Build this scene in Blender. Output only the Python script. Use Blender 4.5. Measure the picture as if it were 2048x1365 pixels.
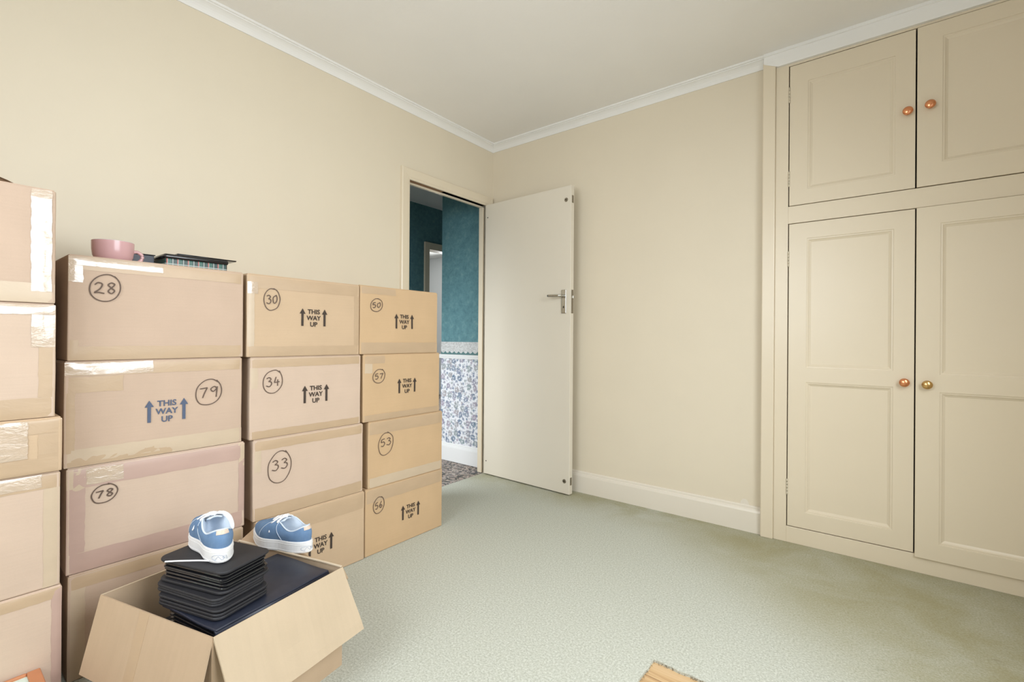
import bpy, bmesh, math, random
from mathutils import Vector, Matrix, noise
random.seed(7)
for o in list(bpy.data.objects):
    bpy.data.objects.remove(o)
scene = bpy.context.scene
COL = scene.collection

# ------------------------------------------------------------------ camera, world, lights, exposure
cd = bpy.data.cameras.new('camera'); cam = bpy.data.objects.new('camera', cd); COL.objects.link(cam)
F_PX, YAW, ROLL = 946.34, math.radians(38.0), math.radians(0.411)
cd.sensor_fit = 'HORIZONTAL'; cd.sensor_width = 36.0; cd.lens = F_PX * 36.0 / 2048.0
cd.shift_y = -6.0 / 2048.0; cd.clip_start = 0.02
fw = Vector((-math.sin(YAW), math.cos(YAW), 0.0011)).normalized()
rt = Vector((math.cos(YAW), math.sin(YAW), 0)); up = rt.cross(fw)
r2 = rt * math.cos(ROLL) + up * math.sin(ROLL); u2 = up * math.cos(ROLL) - rt * math.sin(ROLL)
M = Matrix.Identity(4)
for i in range(3):
    M[i][0] = r2[i]; M[i][1] = u2[i]; M[i][2] = -fw[i]
M[0][3], M[1][3], M[2][3] = 2.3147, -2.7145, 0.9953
cam.matrix_world = M
scene.camera = cam

w = bpy.data.worlds.new('daylight_sky'); scene.world = w; w.use_nodes = True
bg = w.node_tree.nodes['Background']; bg.inputs[0].default_value = (0.80, 0.90, 1.0, 1); bg.inputs[1].default_value = 1.2

def area(name, loc, rot, sx, sy, power, col, spread=180):
    l = bpy.data.lights.new(name, 'AREA'); l.shape = 'RECTANGLE'; l.size = sx; l.size_y = sy
    l.energy = power; l.color = col; l.spread = math.radians(spread)
    o = bpy.data.objects.new(name, l); COL.objects.link(o); o.location = loc; o.rotation_euler = rot
    return o
R90 = math.pi / 2
TILT = math.radians(35)
area('window_daylight', (3.24, -1.85, 1.50), (0, R90 - TILT, 0), 1.30, 1.42, 52, (0.905, 0.955, 1.0), 150)
area('window_daylight_second', (1.35, -3.66, 1.50), (R90 - math.radians(27), 0, 0), 1.30, 1.30, 27, (0.905, 0.955, 1.0), 150)
area('far_room_daylight', (-3.0, 2.9, 1.5), (-R90, 0, 0), 1.2, 1.2, 45, (0.95, 0.98, 1.0))
area('hall_fill', (-0.62, -1.55, 0.85), (R90 - 0.45, 0, 0), 0.7, 0.7, 22, (0.93, 0.97, 1.0), 130)  # unseen light added low in the hall to brighten its lower wall

vs = scene.view_settings
vs.view_transform = 'Standard'; vs.look = 'None'; vs.gamma = 1.0; vs.use_curve_mapping = False
vs.exposure = -0.06

# ------------------------------------------------------------------ materials
def new_mat(name):
    m = bpy.data.materials.new(name); m.use_nodes = True
    nt = m.node_tree; b = nt.nodes['Principled BSDF']
    return m, nt, b
def setp(b, col=None, rough=None, metal=None, spec=None, coat=None, coatr=None):
    if col is not None: b.inputs['Base Color'].default_value = (*col, 1)
    if rough is not None: b.inputs['Roughness'].default_value = rough
    if metal is not None: b.inputs['Metallic'].default_value = metal
    if spec is not None: b.inputs['Specular IOR Level'].default_value = spec
    if coat is not None: b.inputs['Coat Weight'].default_value = coat
    if coatr is not None: b.inputs['Coat Roughness'].default_value = coatr
def coords(nt, scale=(1, 1, 1), rot=(0, 0, 0), kind='Object'):
    tc = nt.nodes.new('ShaderNodeTexCoord'); mp = nt.nodes.new('ShaderNodeMapping')
    mp.inputs['Scale'].default_value = scale; mp.inputs['Rotation'].default_value = rot
    nt.links.new(tc.outputs[kind], mp.inputs[0]); return mp.outputs[0]
def noise_t(nt, vec, scale, detail=4, rough=0.5, dist=0.0):
    n = nt.nodes.new('ShaderNodeTexNoise'); n.inputs['Scale'].default_value = scale
    n.inputs['Detail'].default_value = detail; n.inputs['Roughness'].default_value = rough
    n.inputs['Distortion'].default_value = dist
    nt.links.new(vec, n.inputs['Vector']); return n.outputs[0]
def ramp(nt, fac, stops):
    r = nt.nodes.new('ShaderNodeValToRGB'); e = r.color_ramp.elements
    while len(e) < len(stops): e.new(0.5)
    for k, (p, c) in enumerate(stops):
        e[k].position = p; e[k].color = (*c, 1) if len(c) == 3 else c
    nt.links.new(fac, r.inputs[0]); return r.outputs[0]
def mixc(nt, fac, a, b, mode='MIX'):
    m = nt.nodes.new('ShaderNodeMix'); m.data_type = 'RGBA'; m.blend_type = mode
    for s, v in ((m.inputs[0], fac), (m.inputs[6], a), (m.inputs[7], b)):
        if hasattr(v, 'links'): nt.links.new(v, s)
        elif isinstance(v, (int, float)): s.default_value = v
        else: s.default_value = (*v, 1)
    return m.outputs[2]
def math_n(nt, op, a, b=None):
    m = nt.nodes.new('ShaderNodeMath'); m.operation = op
    for s, v in ((m.inputs[0], a), (m.inputs[1], b)):
        if v is None: continue
        if hasattr(v, 'links'): nt.links.new(v, s)
        else: s.default_value = v
    return m.outputs[0]
def bump(nt, b, h, strength=0.2, dist=0.002):
    n = nt.nodes.new('ShaderNodeBump'); n.inputs['Strength'].default_value = strength
    n.inputs['Distance'].default_value = dist
    nt.links.new(h, n.inputs['Height']); nt.links.new(n.outputs[0], b.inputs['Normal'])
def paint(name, col, rough, spec=0.4, var=0.04, bs=0.1, scale=60, coat=None):
    m, nt, b = new_mat(name); setp(b, col, rough, spec=spec, coat=coat, coatr=0.15 if coat else None)
    v = coords(nt); n = noise_t(nt, v, 3.0, 3)
    c = mixc(nt, n, tuple(x * (1 - var) for x in col), tuple(min(1, x * (1 + var)) for x in col))
    nt.links.new(c, b.inputs['Base Color'])
    if bs: bump(nt, b, noise_t(nt, v, scale, 4), bs, 0.002)
    return m
def plain(name, col, rough, metal=0, spec=0.5, var=0.06, scale=40, bs=0.0, coat=None):
    m, nt, b = new_mat(name); setp(b, col, rough, metal, spec, coat)
    v = coords(nt); n = noise_t(nt, v, scale, 3)
    c = mixc(nt, n, tuple(x * (1 - var) for x in col), tuple(min(1, x * (1 + var)) for x in col))
    nt.links.new(c, b.inputs['Base Color'])
    if bs: bump(nt, b, n, bs, 0.001)
    return m

MAT = {}
MAT['wall'] = paint('cream_wall_paint', (0.74, 0.66, 0.52), 0.55, 0.3, 0.03, 0.12, 90)
MAT['ceiling'] = paint('ceiling_paper', (0.90, 0.88, 0.845), 0.8, 0.2, 0.03, 0.25, 45)
MAT['cornice'] = paint('white_cornice_paint', (0.86, 0.85, 0.82), 0.5, 0.3, 0.02, 0.05)
MAT['gloss'] = paint('cream_gloss_paint', (0.745, 0.652, 0.50), 0.30, 0.45, 0.02, 0.06, 25)
MAT['skirting'] = paint('cream_skirting_gloss', (0.77, 0.71, 0.61), 0.3, 0.5, 0.02, 0.05, 25)
MAT['doorpaint'] = paint('cream_door_paint', (0.735, 0.675, 0.565), 0.55, 0.3, 0.02, 0.05, 20)
MAT['white_gloss'] = paint('white_gloss_paint', (0.80, 0.80, 0.79), 0.25, 0.5, 0.02, 0.03, 25)
MAT['bare_wood'] = plain('bare_brown_rebate', (0.30, 0.16, 0.07), 0.6, scale=12, var=0.3)
MAT['chrome'] = plain('dull_chrome', (0.55, 0.54, 0.50), 0.25, 1.0)
MAT['steel_dark'] = plain('tarnished_steel', (0.30, 0.27, 0.22), 0.4, 1.0, var=0.3, scale=200)
MAT['copper'] = plain('copper_knob', (0.78, 0.33, 0.16), 0.22, 0.85)
MAT['brass'] = plain('brass_knob', (0.62, 0.40, 0.16), 0.2, 0.9)
MAT['hole'] = plain('dark_screw_hole', (0.02, 0.015, 0.01), 0.9)
MAT['hinge'] = plain('painted_hinge', (0.60, 0.54, 0.42), 0.4, 0.1, var=0.3, scale=120)
MAT['marker'] = plain('grey_brown_marker_ink', (0.115, 0.075, 0.055), 0.7, var=0.2, scale=200)
MAT['print'] = plain('black_brown_print', (0.045, 0.03, 0.022), 0.7, var=0.1)
MAT['print_blue'] = plain('slate_blue_print', (0.085, 0.11, 0.175), 0.7, var=0.1)
MAT['black_cloth'] = plain('black_nylon', (0.018, 0.018, 0.022), 0.6, scale=300, var=0.2)
MAT['navy_vinyl'] = plain('navy_black_vinyl', (0.020, 0.024, 0.040), 0.42, scale=60, var=0.25, bs=0.1)
MAT['black_gloss'] = plain('glossy_black', (0.012, 0.012, 0.014), 0.12, spec=0.6)
MAT['rubber'] = plain('white_rubber', (0.80, 0.80, 0.80), 0.5, var=0.03)
MAT['lace'] = plain('white_lace', (0.84, 0.85, 0.87), 0.8, scale=300, var=0.05)
MAT['lining'] = plain('pale_blue_lining', (0.60, 0.68, 0.78), 0.8, scale=200)
MAT['thread'] = plain('pale_stitching', (0.62, 0.70, 0.80), 0.8)
MAT['tan_leather'] = plain('tan_heel_tab', (0.66, 0.52, 0.42), 0.6, scale=200, var=0.25)
MAT['emblem'] = plain('grey_emblem_ink', (0.42, 0.46, 0.55), 0.6)
MAT['pink'] = plain('pink_glaze', (0.70, 0.43, 0.44), 0.22, scale=10, var=0.03)
MAT['pink_in'] = plain('white_glaze', (0.82, 0.80, 0.78), 0.2)
MAT['frame_wood'] = plain('orange_brown_wood', (0.55, 0.22, 0.10), 0.4, scale=15, var=0.2)
MAT['mint'] = plain('pale_mint_print', (0.66, 0.80, 0.72), 0.3, scale=18, var=0.15)
MAT['sheath'] = plain('window_frame_white', (0.82, 0.82, 0.82), 0.3)
MAT['dark_void'] = plain('dark_cupboard_interior', (0.10, 0.08, 0.05), 0.9)

def canvas():
    m, nt, b = new_mat('blue_canvas'); setp(b, rough=0.85, spec=0.2)
    v = coords(nt); n = noise_t(nt, v, 35, 3); f = noise_t(nt, v, 900, 2)
    c = ramp(nt, n, [(0.3, (0.085, 0.165, 0.31)), (0.7, (0.14, 0.24, 0.40))])
    nt.links.new(mixc(nt, math_n(nt, 'MULTIPLY', f, 0.35), c, (0.30, 0.42, 0.58)), b.inputs['Base Color'])
    bump(nt, b, f, 0.3, 0.0006); return m
MAT['canvas'] = canvas()

def cardboard(name, col, rotx=False, lines=0.16):
    m, nt, b = new_mat(name); setp(b, col, 0.72, spec=0.25)
    v = coords(nt, (1, 1, 1))
    vs_ = coords(nt, (3, 3, 110) if not rotx else ((3, 42, 3) if rotx == 'y' else (42, 3, 3)))
    n1 = noise_t(nt, v, 9, 4); n2 = noise_t(nt, vs_, 1.5, 2); n3 = noise_t(nt, v, 350, 2)
    c = mixc(nt, n1, tuple(x * 0.93 for x in col), tuple(min(1, x * 1.07) for x in col))
    c = mixc(nt, math_n(nt, 'MULTIPLY', n2, lines), c, tuple(x * 0.7 for x in col))
    c = mixc(nt, math_n(nt, 'MULTIPLY', n3, 0.16), c, tuple(x * 0.62 for x in col))
    nt.links.new(c, b.inputs['Base Color'])
    bump(nt, b, n2, 0.12, 0.002); return m
MAT['card_a'] = cardboard('cardboard_cool_light', (0.575, 0.43, 0.325))  # stack tints carry the cool-to-warm light across the room in their colour
MAT['card_b'] = cardboard('cardboard_beige', (0.63, 0.485, 0.375))
MAT['card_c'] = cardboard('cardboard_kraft', (0.60, 0.44, 0.29))
MAT['card_d'] = cardboard('cardboard_warm_light', (0.61, 0.425, 0.25))
MAT['card_open'] = cardboard('cardboard_open_box', (0.555, 0.41, 0.275), True, 0.40)
MAT['card_open_y'] = cardboard('cardboard_open_box_flap', (0.56, 0.445, 0.31), 'y', 0.40)
MAT['card_cut'] = cardboard('cardboard_cut_edge', (0.66, 0.55, 0.41))

def tape_mat(name, col, rough, wr, sc):
    m, nt, b = new_mat(name); setp(b, col, rough, spec=0.6)
    v = coords(nt, (1, 1, 2.2)); n1 = noise_t(nt, v, sc, 4, 0.6, 1.2); n2 = noise_t(nt, v, 14, 3)
    c = mixc(nt, n2, tuple(x * 0.94 for x in col), tuple(min(1, x * 1.06) for x in col))
    nt.links.new(c, b.inputs['Base Color']); bump(nt, b, n1, wr, 0.004); return m
MAT['tape_tan'] = tape_mat('tan_packing_tape', (0.50, 0.36, 0.23), 0.42, 0.16, 14)
MAT['tape_pale'] = tape_mat('pale_packing_tape', (0.57, 0.45, 0.32), 0.42, 0.10, 14)
MAT['tape_pink'] = tape_mat('pinkish_packing_tape', (0.50, 0.345, 0.285), 0.42, 0.08, 12)
MAT['tape_clear'] = tape_mat('shiny_wrinkled_tape', (0.56, 0.44, 0.33), 0.12, 0.65, 26)
setp(MAT['tape_clear'].node_tree.nodes['Principled BSDF'], coat=1.0, coatr=0.06)

def carpet():
    m, nt, b = new_mat('sage_green_carpet'); setp(b, rough=0.95, spec=0.1)
    v = coords(nt, kind='Object')
    fine = noise_t(nt, v, 150, 6, 0.9); mid = noise_t(nt, v, 40, 4, 0.6)
    base = ramp(nt, fine, [(0.36, (0.31, 0.32, 0.26)), (0.5, (0.53, 0.54, 0.475)), (0.64, (0.75, 0.765, 0.71))])
    base = mixc(nt, math_n(nt, 'MULTIPLY', mid, 0.30), base, (0.50, 0.52, 0.42))
    # dirty pile by the skirting and wardrobe, mixed with floor shade painted into colour
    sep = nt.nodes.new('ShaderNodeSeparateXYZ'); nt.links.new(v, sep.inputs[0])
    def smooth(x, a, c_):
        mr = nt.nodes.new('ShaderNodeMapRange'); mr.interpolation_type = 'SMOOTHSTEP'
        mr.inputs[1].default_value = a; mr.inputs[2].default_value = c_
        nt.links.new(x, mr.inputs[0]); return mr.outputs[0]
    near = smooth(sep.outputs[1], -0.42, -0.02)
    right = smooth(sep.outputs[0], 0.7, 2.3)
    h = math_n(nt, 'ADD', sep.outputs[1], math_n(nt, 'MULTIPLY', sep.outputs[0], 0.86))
    worn_shade = smooth(h, 0.68, 1.45)
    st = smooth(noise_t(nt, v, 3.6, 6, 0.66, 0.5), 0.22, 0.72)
    d1 = math_n(nt, 'MULTIPLY', math_n(nt, 'ADD', math_n(nt, 'MULTIPLY', st, 0.55), 0.45), worn_shade)
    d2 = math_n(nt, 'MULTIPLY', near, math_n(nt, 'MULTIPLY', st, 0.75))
    dirt_shade = math_n(nt, 'MAXIMUM', math_n(nt, 'MULTIPLY', d1, 0.66), math_n(nt, 'MULTIPLY', d2, 0.85))
    col = mixc(nt, dirt_shade, base, (0.30, 0.255, 0.09))
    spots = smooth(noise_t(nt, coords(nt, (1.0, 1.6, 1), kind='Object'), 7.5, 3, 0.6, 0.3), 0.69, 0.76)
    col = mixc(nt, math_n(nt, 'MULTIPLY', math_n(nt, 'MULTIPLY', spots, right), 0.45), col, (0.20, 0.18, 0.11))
    nt.links.new(col, b.inputs['Base Color'])
    bump(nt, b, fine, 0.35, 0.003); return m
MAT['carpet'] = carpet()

def boards():
    m, nt, b = new_mat('bare_pine_boards'); setp(b, rough=0.5, spec=0.3)
    v = coords(nt, (2.5, 40, 10)); n = noise_t(nt, v, 1.6, 4, 0.6, 0.6)
    nt.links.new(ramp(nt, n, [(0.3, (0.42, 0.24, 0.11)), (0.5, (0.60, 0.41, 0.22)), (0.8, (0.66, 0.48, 0.29))]), b.inputs['Base Color'])
    bump(nt, b, n, 0.15, 0.001); return m
MAT['boards'] = boards()

def teal():
    m, nt, b = new_mat('mottled_teal_wallpaper'); setp(b, rough=0.7, spec=0.25)
    v = coords(nt); n = noise_t(nt, v, 26, 5, 0.7, 0.3); n2 = noise_t(nt, v, 5, 2)
    c = ramp(nt, n, [(0.32, (0.085, 0.19, 0.215)), (0.55, (0.125, 0.26, 0.285)), (0.75, (0.20, 0.34, 0.34))])
    nt.links.new(mixc(nt, math_n(nt, 'MULTIPLY', n2, 0.3), c, (0.10, 0.23, 0.28)), b.inputs['Base Color'])
    bump(nt, b, n, 0.2, 0.001); return m
MAT['teal'] = teal()

def floral():
    m, nt, b = new_mat('floral_wallpaper'); setp(b, rough=0.7, spec=0.2)
    def layer(scale, off, rmax, rmin):
        v = coords(nt, (1, 0.0, 1)); mp = nt.nodes.new('ShaderNodeVectorMath'); mp.operation = 'ADD'
        nt.links.new(v, mp.inputs[0]); mp.inputs[1].default_value = off
        wob = noise_t(nt, mp.outputs[0], scale * 5.5, 2, 0.6)
        vo = nt.nodes.new('ShaderNodeTexVoronoi'); vo.voronoi_dimensions = '2D'
        sx = nt.nodes.new('ShaderNodeSeparateXYZ'); nt.links.new(mp.outputs[0], sx.inputs[0])
        cx = nt.nodes.new('ShaderNodeCombineXYZ'); nt.links.new(sx.outputs[0], cx.inputs[0]); nt.links.new(sx.outputs[2], cx.inputs[1])
        nt.links.new(cx.outputs[0], vo.inputs['Vector']); vo.inputs['Scale'].default_value = scale
        vo.inputs['Randomness'].default_value = 0.75
        d = math_n(nt, 'ADD', vo.outputs['Distance'], math_n(nt, 'MULTIPLY', math_n(nt, 'SUBTRACT', wob, 0.5), 0.9))
        mr = nt.nodes.new('ShaderNodeMapRange'); mr.inputs[1].default_value = rmax; mr.inputs[2].default_value = rmin
        nt.links.new(d, mr.inputs[0])
        sc = nt.nodes.new('ShaderNodeSeparateColor'); nt.links.new(vo.outputs['Color'], sc.inputs[0])
        return mr.outputs[0], sc.outputs[0], d
    f1, c1, d1 = layer(14, (0, 0, 0), 0.36, 0.26)
    f2, c2, d2 = layer(27, (0.31, 0, 0.17), 0.34, 0.22)
    f3, c3, d3 = layer(40, (0.7, 0, 0.4), 0.30, 0.18)
    pal = [(0.0, (0.10, 0.13, 0.24)), (0.35, (0.12, 0.19, 0.27)), (0.55, (0.33, 0.25, 0.33)), (0.75, (0.22, 0.30, 0.30)), (1.0, (0.36, 0.30, 0.31))]
    base = mixc(nt, math_n(nt, 'MULTIPLY', f3, 0.55), (0.74, 0.75, 0.78), ramp(nt, c3, pal))
    base = mixc(nt, math_n(nt, 'MULTIPLY', f2, 0.75), base, ramp(nt, c2, pal))
    base = mixc(nt, math_n(nt, 'MULTIPLY', f1, 0.85), base, ramp(nt, c1, pal))
    mr = nt.nodes.new('ShaderNodeMapRange'); mr.inputs[1].default_value = 0.12; mr.inputs[2].default_value = 0.06
    nt.links.new(d1, mr.inputs[0])
    base = mixc(nt, mr.outputs[0], base, (0.60, 0.62, 0.66))
    nt.links.new(base, b.inputs['Base Color']); return m
MAT['floral'] = floral()

def border_mat():
    m, nt, b = new_mat('lace_wallpaper_border'); setp(b, rough=0.7, spec=0.2)
    v = coords(nt); n = noise_t(nt, v, 70, 4, 0.7, 0.8)
    sep = nt.nodes.new('ShaderNodeSeparateXYZ'); nt.links.new(v, sep.inputs[0])
    wv = math_n(nt, 'ABSOLUTE', math_n(nt, 'SINE', math_n(nt, 'MULTIPLY', sep.outputs[0], 62.0)))
    edge = math_n(nt, 'LESS_THAN', sep.outputs[2], math_n(nt, 'ADD', math_n(nt, 'MULTIPLY', wv, -0.016), 0.030))
    c = ramp(nt, n, [(0.35, (0.40, 0.39, 0.38)), (0.6, (0.63, 0.64, 0.63)), (0.8, (0.72, 0.73, 0.74))])
    c = mixc(nt, edge, c, (0.10, 0.19, 0.19))
    nt.links.new(c, b.inputs['Base Color']); return m
MAT['border'] = border_mat()

def hall_carpet():
    m, nt, b = new_mat('patterned_hall_carpet'); setp(b, rough=0.95, spec=0.1)
    v = coords(nt, (1, 1, 1)); n = noise_t(nt, v, 17, 3, 0.6, 2.2); n2 = noise_t(nt, v, 8, 2)
    c = ramp(nt, n, [(0.36, (0.05, 0.04, 0.035)), (0.46, (0.10, 0.11, 0.07)), (0.52, (0.42, 0.28, 0.22)), (0.60, (0.60, 0.54, 0.44)), (0.68, (0.12, 0.10, 0.08))])
    c = mixc(nt, math_n(nt, 'MULTIPLY', n2, 0.5), c, (0.35, 0.36, 0.42))
    nt.links.new(c, b.inputs['Base Color']); return m
MAT['hall_carpet'] = hall_carpet()

def tartan():
    m, nt, b = new_mat('green_tartan'); setp(b, rough=0.35, spec=0.5)
    v = coords(nt); sep = nt.nodes.new('ShaderNodeSeparateXYZ'); nt.links.new(v, sep.inputs[0])
    def band(x, fr, th, ph=0.0):
        return math_n(nt, 'GREATER_THAN', math_n(nt, 'SINE', math_n(nt, 'ADD', math_n(nt, 'MULTIPLY', x, fr), ph)), th)
    c = mixc(nt, band(sep.outputs[1], 190, 0.0), (0.02, 0.055, 0.05), (0.035, 0.13, 0.10))
    c = mixc(nt, band(sep.outputs[1], 380, 0.86), c, (0.42, 0.45, 0.42))
    c = mixc(nt, band(sep.outputs[1], 190, 0.96, 1.1), c, (0.45, 0.06, 0.05))
    c = mixc(nt, band(sep.outputs[2], 300, 0.88), c, (0.40, 0.45, 0.42))
    nt.links.new(c, b.inputs['Base Color']); return m
MAT['tartan'] = tartan()

def glass():
    m, nt, b = new_mat('window_glass'); nt.nodes.remove(b)
    t = nt.nodes.new('ShaderNodeBsdfTransparent'); g = nt.nodes.new('ShaderNodeBsdfGlossy'); g.inputs['Roughness'].default_value = 0.02
    mx = nt.nodes.new('ShaderNodeMixShader'); mx.inputs[0].default_value = 0.05
    nt.links.new(t.outputs[0], mx.inputs[1]); nt.links.new(g.outputs[0], mx.inputs[2])
    nt.links.new(mx.outputs[0], nt.nodes['Material Output'].inputs[0]); return m
MAT['glass'] = glass()
def sleeve():
    m, nt, b = new_mat('glossy_plastic_sleeve'); setp(b, (0.014, 0.014, 0.016), 0.12, spec=0.6)
    bump(nt, b, noise_t(nt, coords(nt), 22, 3), 0.35, 0.004); return m
MAT['sleeve'] = sleeve()

# ------------------------------------------------------------------ geometry helpers
def link(name, me, mat=None, parent=None, loc=None, rot=None, smooth=False):
    if mat: me.materials.append(MAT[mat] if isinstance(mat, str) else mat)
    if smooth:
        for p in me.polygons: p.use_smooth = True
    o = bpy.data.objects.new(name, me); COL.objects.link(o)
    if loc: o.location = loc
    if rot: o.rotation_euler = rot
    if parent: o.parent = parent
    return o
def bm_obj(name, bm, mat=None, parent=None, loc=None, rot=None, smooth=False):
    me = bpy.data.meshes.new(name); bm.normal_update(); bm.to_mesh(me); bm.free()
    return link(name, me, mat, parent, loc, rot, smooth)
def py_obj(name, v, f, mat=None, parent=None, loc=None, rot=None, smooth=False):
    me = bpy.data.meshes.new(name); me.from_pydata(v, [], f); me.update()
    return link(name, me, mat, parent, loc, rot, smooth)
def empty(name, loc, rz=0.0, rot=None):
    o = bpy.data.objects.new(name, None); COL.objects.link(o); o.location = loc
    o.rotation_euler = rot if rot else (0, 0, rz); o.empty_display_size = 0.05
    return o
def tag(o, label, cat, group=None):
    o['label'] = label; o['category'] = cat
    if group: o['group'] = group
    return o
def struct(o, label=None):
    o['kind'] = 'structure'
    if label: o['label'] = label
    return o
def add_box(bm, x0, x1, y0, y1, z0, z1):
    vs_ = [bm.verts.new(p) for p in ((x0, y0, z0), (x1, y0, z0), (x1, y1, z0), (x0, y1, z0), (x0, y0, z1), (x1, y0, z1), (x1, y1, z1), (x0, y1, z1))]
    for f in ((3, 2, 1, 0), (4, 5, 6, 7), (0, 1, 5, 4), (1, 2, 6, 5), (2, 3, 7, 6), (3, 0, 4, 7)):
        bm.faces.new([vs_[i] for i in f])
def bevel_sharp(bm, off, seg=2):
    bm.normal_update()
    ed = [e for e in bm.edges if len(e.link_faces) == 2 and e.calc_face_angle(0) > 0.6]
    bmesh.ops.bevel(bm, geom=ed, offset=off, segments=seg, affect='EDGES', profile=0.5)
def boxes(name, lst, mat, parent=None, bev=0.0, loc=None):
    bm = bmesh.new()
    for b in lst: add_box(bm, *b)
    if bev: bevel_sharp(bm, bev)
    return bm_obj(name, bm, mat, parent, loc)
def axis_pts(L, r, n):
    return [0, r * 0.3, r] + [r + (L - 2 * r) * k / n for k in range(1, n)] + [L - r, L - r * 0.3, L]
def rbox(sx, sy, sz, r, n=(1, 1, 1), disp=None, org=(0, 0, 0)):
    """rounded box from org to org+size"""
    r = min(r, 0.45 * min(sx, sy, sz))
    A = [axis_pts(s, r, k) for s, k in zip((sx, sy, sz), n)]; S = (sx, sy, sz)
    bm = bmesh.new(); cache = {}
    def vert(p):
        q = Vector([min(max(p[i], r), S[i] - r) for i in range(3)]); d = Vector(p) - q
        if d.length > 1e-9: q = q + d.normalized() * r
        if disp: q = disp(q)
        key = (round(p[0], 6), round(p[1], 6), round(p[2], 6))
        if key not in cache: cache[key] = bm.verts.new(q + Vector(org))
        return cache[key]
    for ax in range(3):
        a, b = (ax + 1) % 3, (ax + 2) % 3
        for side in (0, 1):
            for i in range(len(A[a]) - 1):
                for j in range(len(A[b]) - 1):
                    ps = []
                    for (ii, jj) in ((i, j), (i + 1, j), (i + 1, j + 1), (i, j + 1)):
                        p = [0, 0, 0]; p[ax] = S[ax] * side; p[a] = A[a][ii]; p[b] = A[b][jj]; ps.append(vert(p))
                    if not side: ps.reverse()
                    bm.faces.new(ps)
    return bm
def tube(pts, r, n=8, closed=False, flat=1.0):
    """swept tube, returns verts, faces"""
    v, f = [], []; N = len(pts); pts = [Vector(p) for p in pts]
    upv = Vector((0, 0, 1))
    for i, p in enumerate(pts):
        a = pts[(i - 1) % N] if (closed or i > 0) else p
        b = pts[(i + 1) % N] if (closed or i < N - 1) else p
        t = (b - a)
        t = t.normalized() if t.length > 1e-9 else Vector((1, 0, 0))
        u = upv if abs(t.dot(upv)) < 0.95 else Vector((1, 0, 0))
        s = t.cross(u).normalized(); u = s.cross(t).normalized()
        rr = r[i] if isinstance(r, (list, tuple)) else r
        for k in range(n):
            an = 2 * math.pi * k / n
            v.append(tuple(p + s * math.cos(an) * rr + u * math.sin(an) * rr * flat))
    M_ = N if closed else N - 1
    for i in range(M_):
        for k in range(n):
            a, b = i * n + k, i * n + (k + 1) % n
            c, d = ((i + 1) % N) * n + (k + 1) % n, ((i + 1) % N) * n + k
            f.append((a, b, c, d))
    if not closed:
        f.append(tuple(range(n - 1, -1, -1))); f.append(tuple((N - 1) * n + k for k in range(n)))
    return v, f
def merge(*vf):
    V, Fc = [], []
    for v, f in vf:
        o = len(V); V += v; Fc += [tuple(i + o for i in q) for q in f]
    return V, Fc
def lathe(prof, n=32, axis='z'):
    v, f = [], []
    for (r, h) in prof:
        for k in range(n):
            a = 2 * math.pi * k / n; c, s = r * math.cos(a), r * math.sin(a)
            v.append((c, s, h) if axis == 'z' else ((c, h, s) if axis == 'y' else (h, c, s)))
    for i in range(len(prof) - 1):
        for k in range(n):
            q = (i * n + k, i * n + (k + 1) % n, (i + 1) * n + (k + 1) % n, (i + 1) * n + k)
            f.append(q if axis != 'y' else q[::-1])
    return v, f
def catmull(P, sub=6):
    P = [Vector(p) for p in P]; out = []
    for i in range(len(P) - 1):
        p0 = P[i - 1] if i else P[0]; p1, p2 = P[i], P[i + 1]; p3 = P[i + 2] if i + 2 < len(P) else P[-1]
        for k in range(sub):
            t = k / sub
            out.append(0.5 * ((2 * p1) + (p2 - p0) * t + (2 * p0 - 5 * p1 + 4 * p2 - p3) * t * t + (3 * p1 - p0 - 3 * p2 + p3) * t ** 3))
    out.append(P[-1]); return out
def profile_run(name, prof, a, b, mat, parent=None, mapf=None):
    """extrude a closed profile (list of (d,z)) between parameter a and b; mapf(d,z,t)->xyz"""
    v = [mapf(d, z, a) for d, z in prof] + [mapf(d, z, b) for d, z in prof]; n = len(prof)
    f = [(i, (i + 1) % n, n + (i + 1) % n, n + i) for i in range(n)] + [tuple(range(n - 1, -1, -1)), tuple(range(n, 2 * n))]
    bm = bmesh.new(); bv = [bm.verts.new(p) for p in v]
    for q in f: bm.faces.new([bv[i] for i in q])
    bmesh.ops.recalc_face_normals(bm, faces=bm.faces)
    return bm_obj(name, bm, mat, parent)

# ------------------------------------------------------------------ room shell
CZ = 2.44; XR = 3.06; YF = -3.45
J0, J1, DH = -0.803, -0.079, 1.98          # door opening in the left wall
struct(boxes('wall_left', [(-0.05, 0, YF - 0.1, J0, -0.02, CZ), (-0.05, 0, J0, J1, DH, CZ), (-0.05, 0, J1, 0.0, -0.02, CZ)], 'wall'))
struct(boxes('wall_back', [(-0.05, 1.845, 0, 0.1, -0.02, CZ)], 'wall'))
WY0, WY1, WZ0, WZ1 = -2.58, -1.12, 0.80, 2.15
struct(boxes('wall_right', [(XR, XR + 0.12, YF - 0.1, WY0, -0.02, CZ), (XR, XR + 0.12, WY1, 0.6, -0.02, CZ),
                            (XR, XR + 0.12, WY0, WY1, -0.02, WZ0), (XR, XR + 0.12, WY0, WY1, WZ1, CZ)], 'wall'))
VX0, VX1 = 0.68, 2.02
struct(boxes('wall_front', [(0, VX0, YF - 0.12, YF, -0.02, CZ), (VX1, XR, YF - 0.12, YF, -0.02, CZ),
                            (VX0, VX1, YF - 0.12, YF, -0.02, WZ0), (VX0, VX1, YF - 0.12, YF, WZ1, CZ)], 'wall'))
struct(boxes('ceiling', [(-0.1, XR + 0.1, YF - 0.1, 0.6, CZ, CZ + 0.08)], 'ceiling'))

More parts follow.
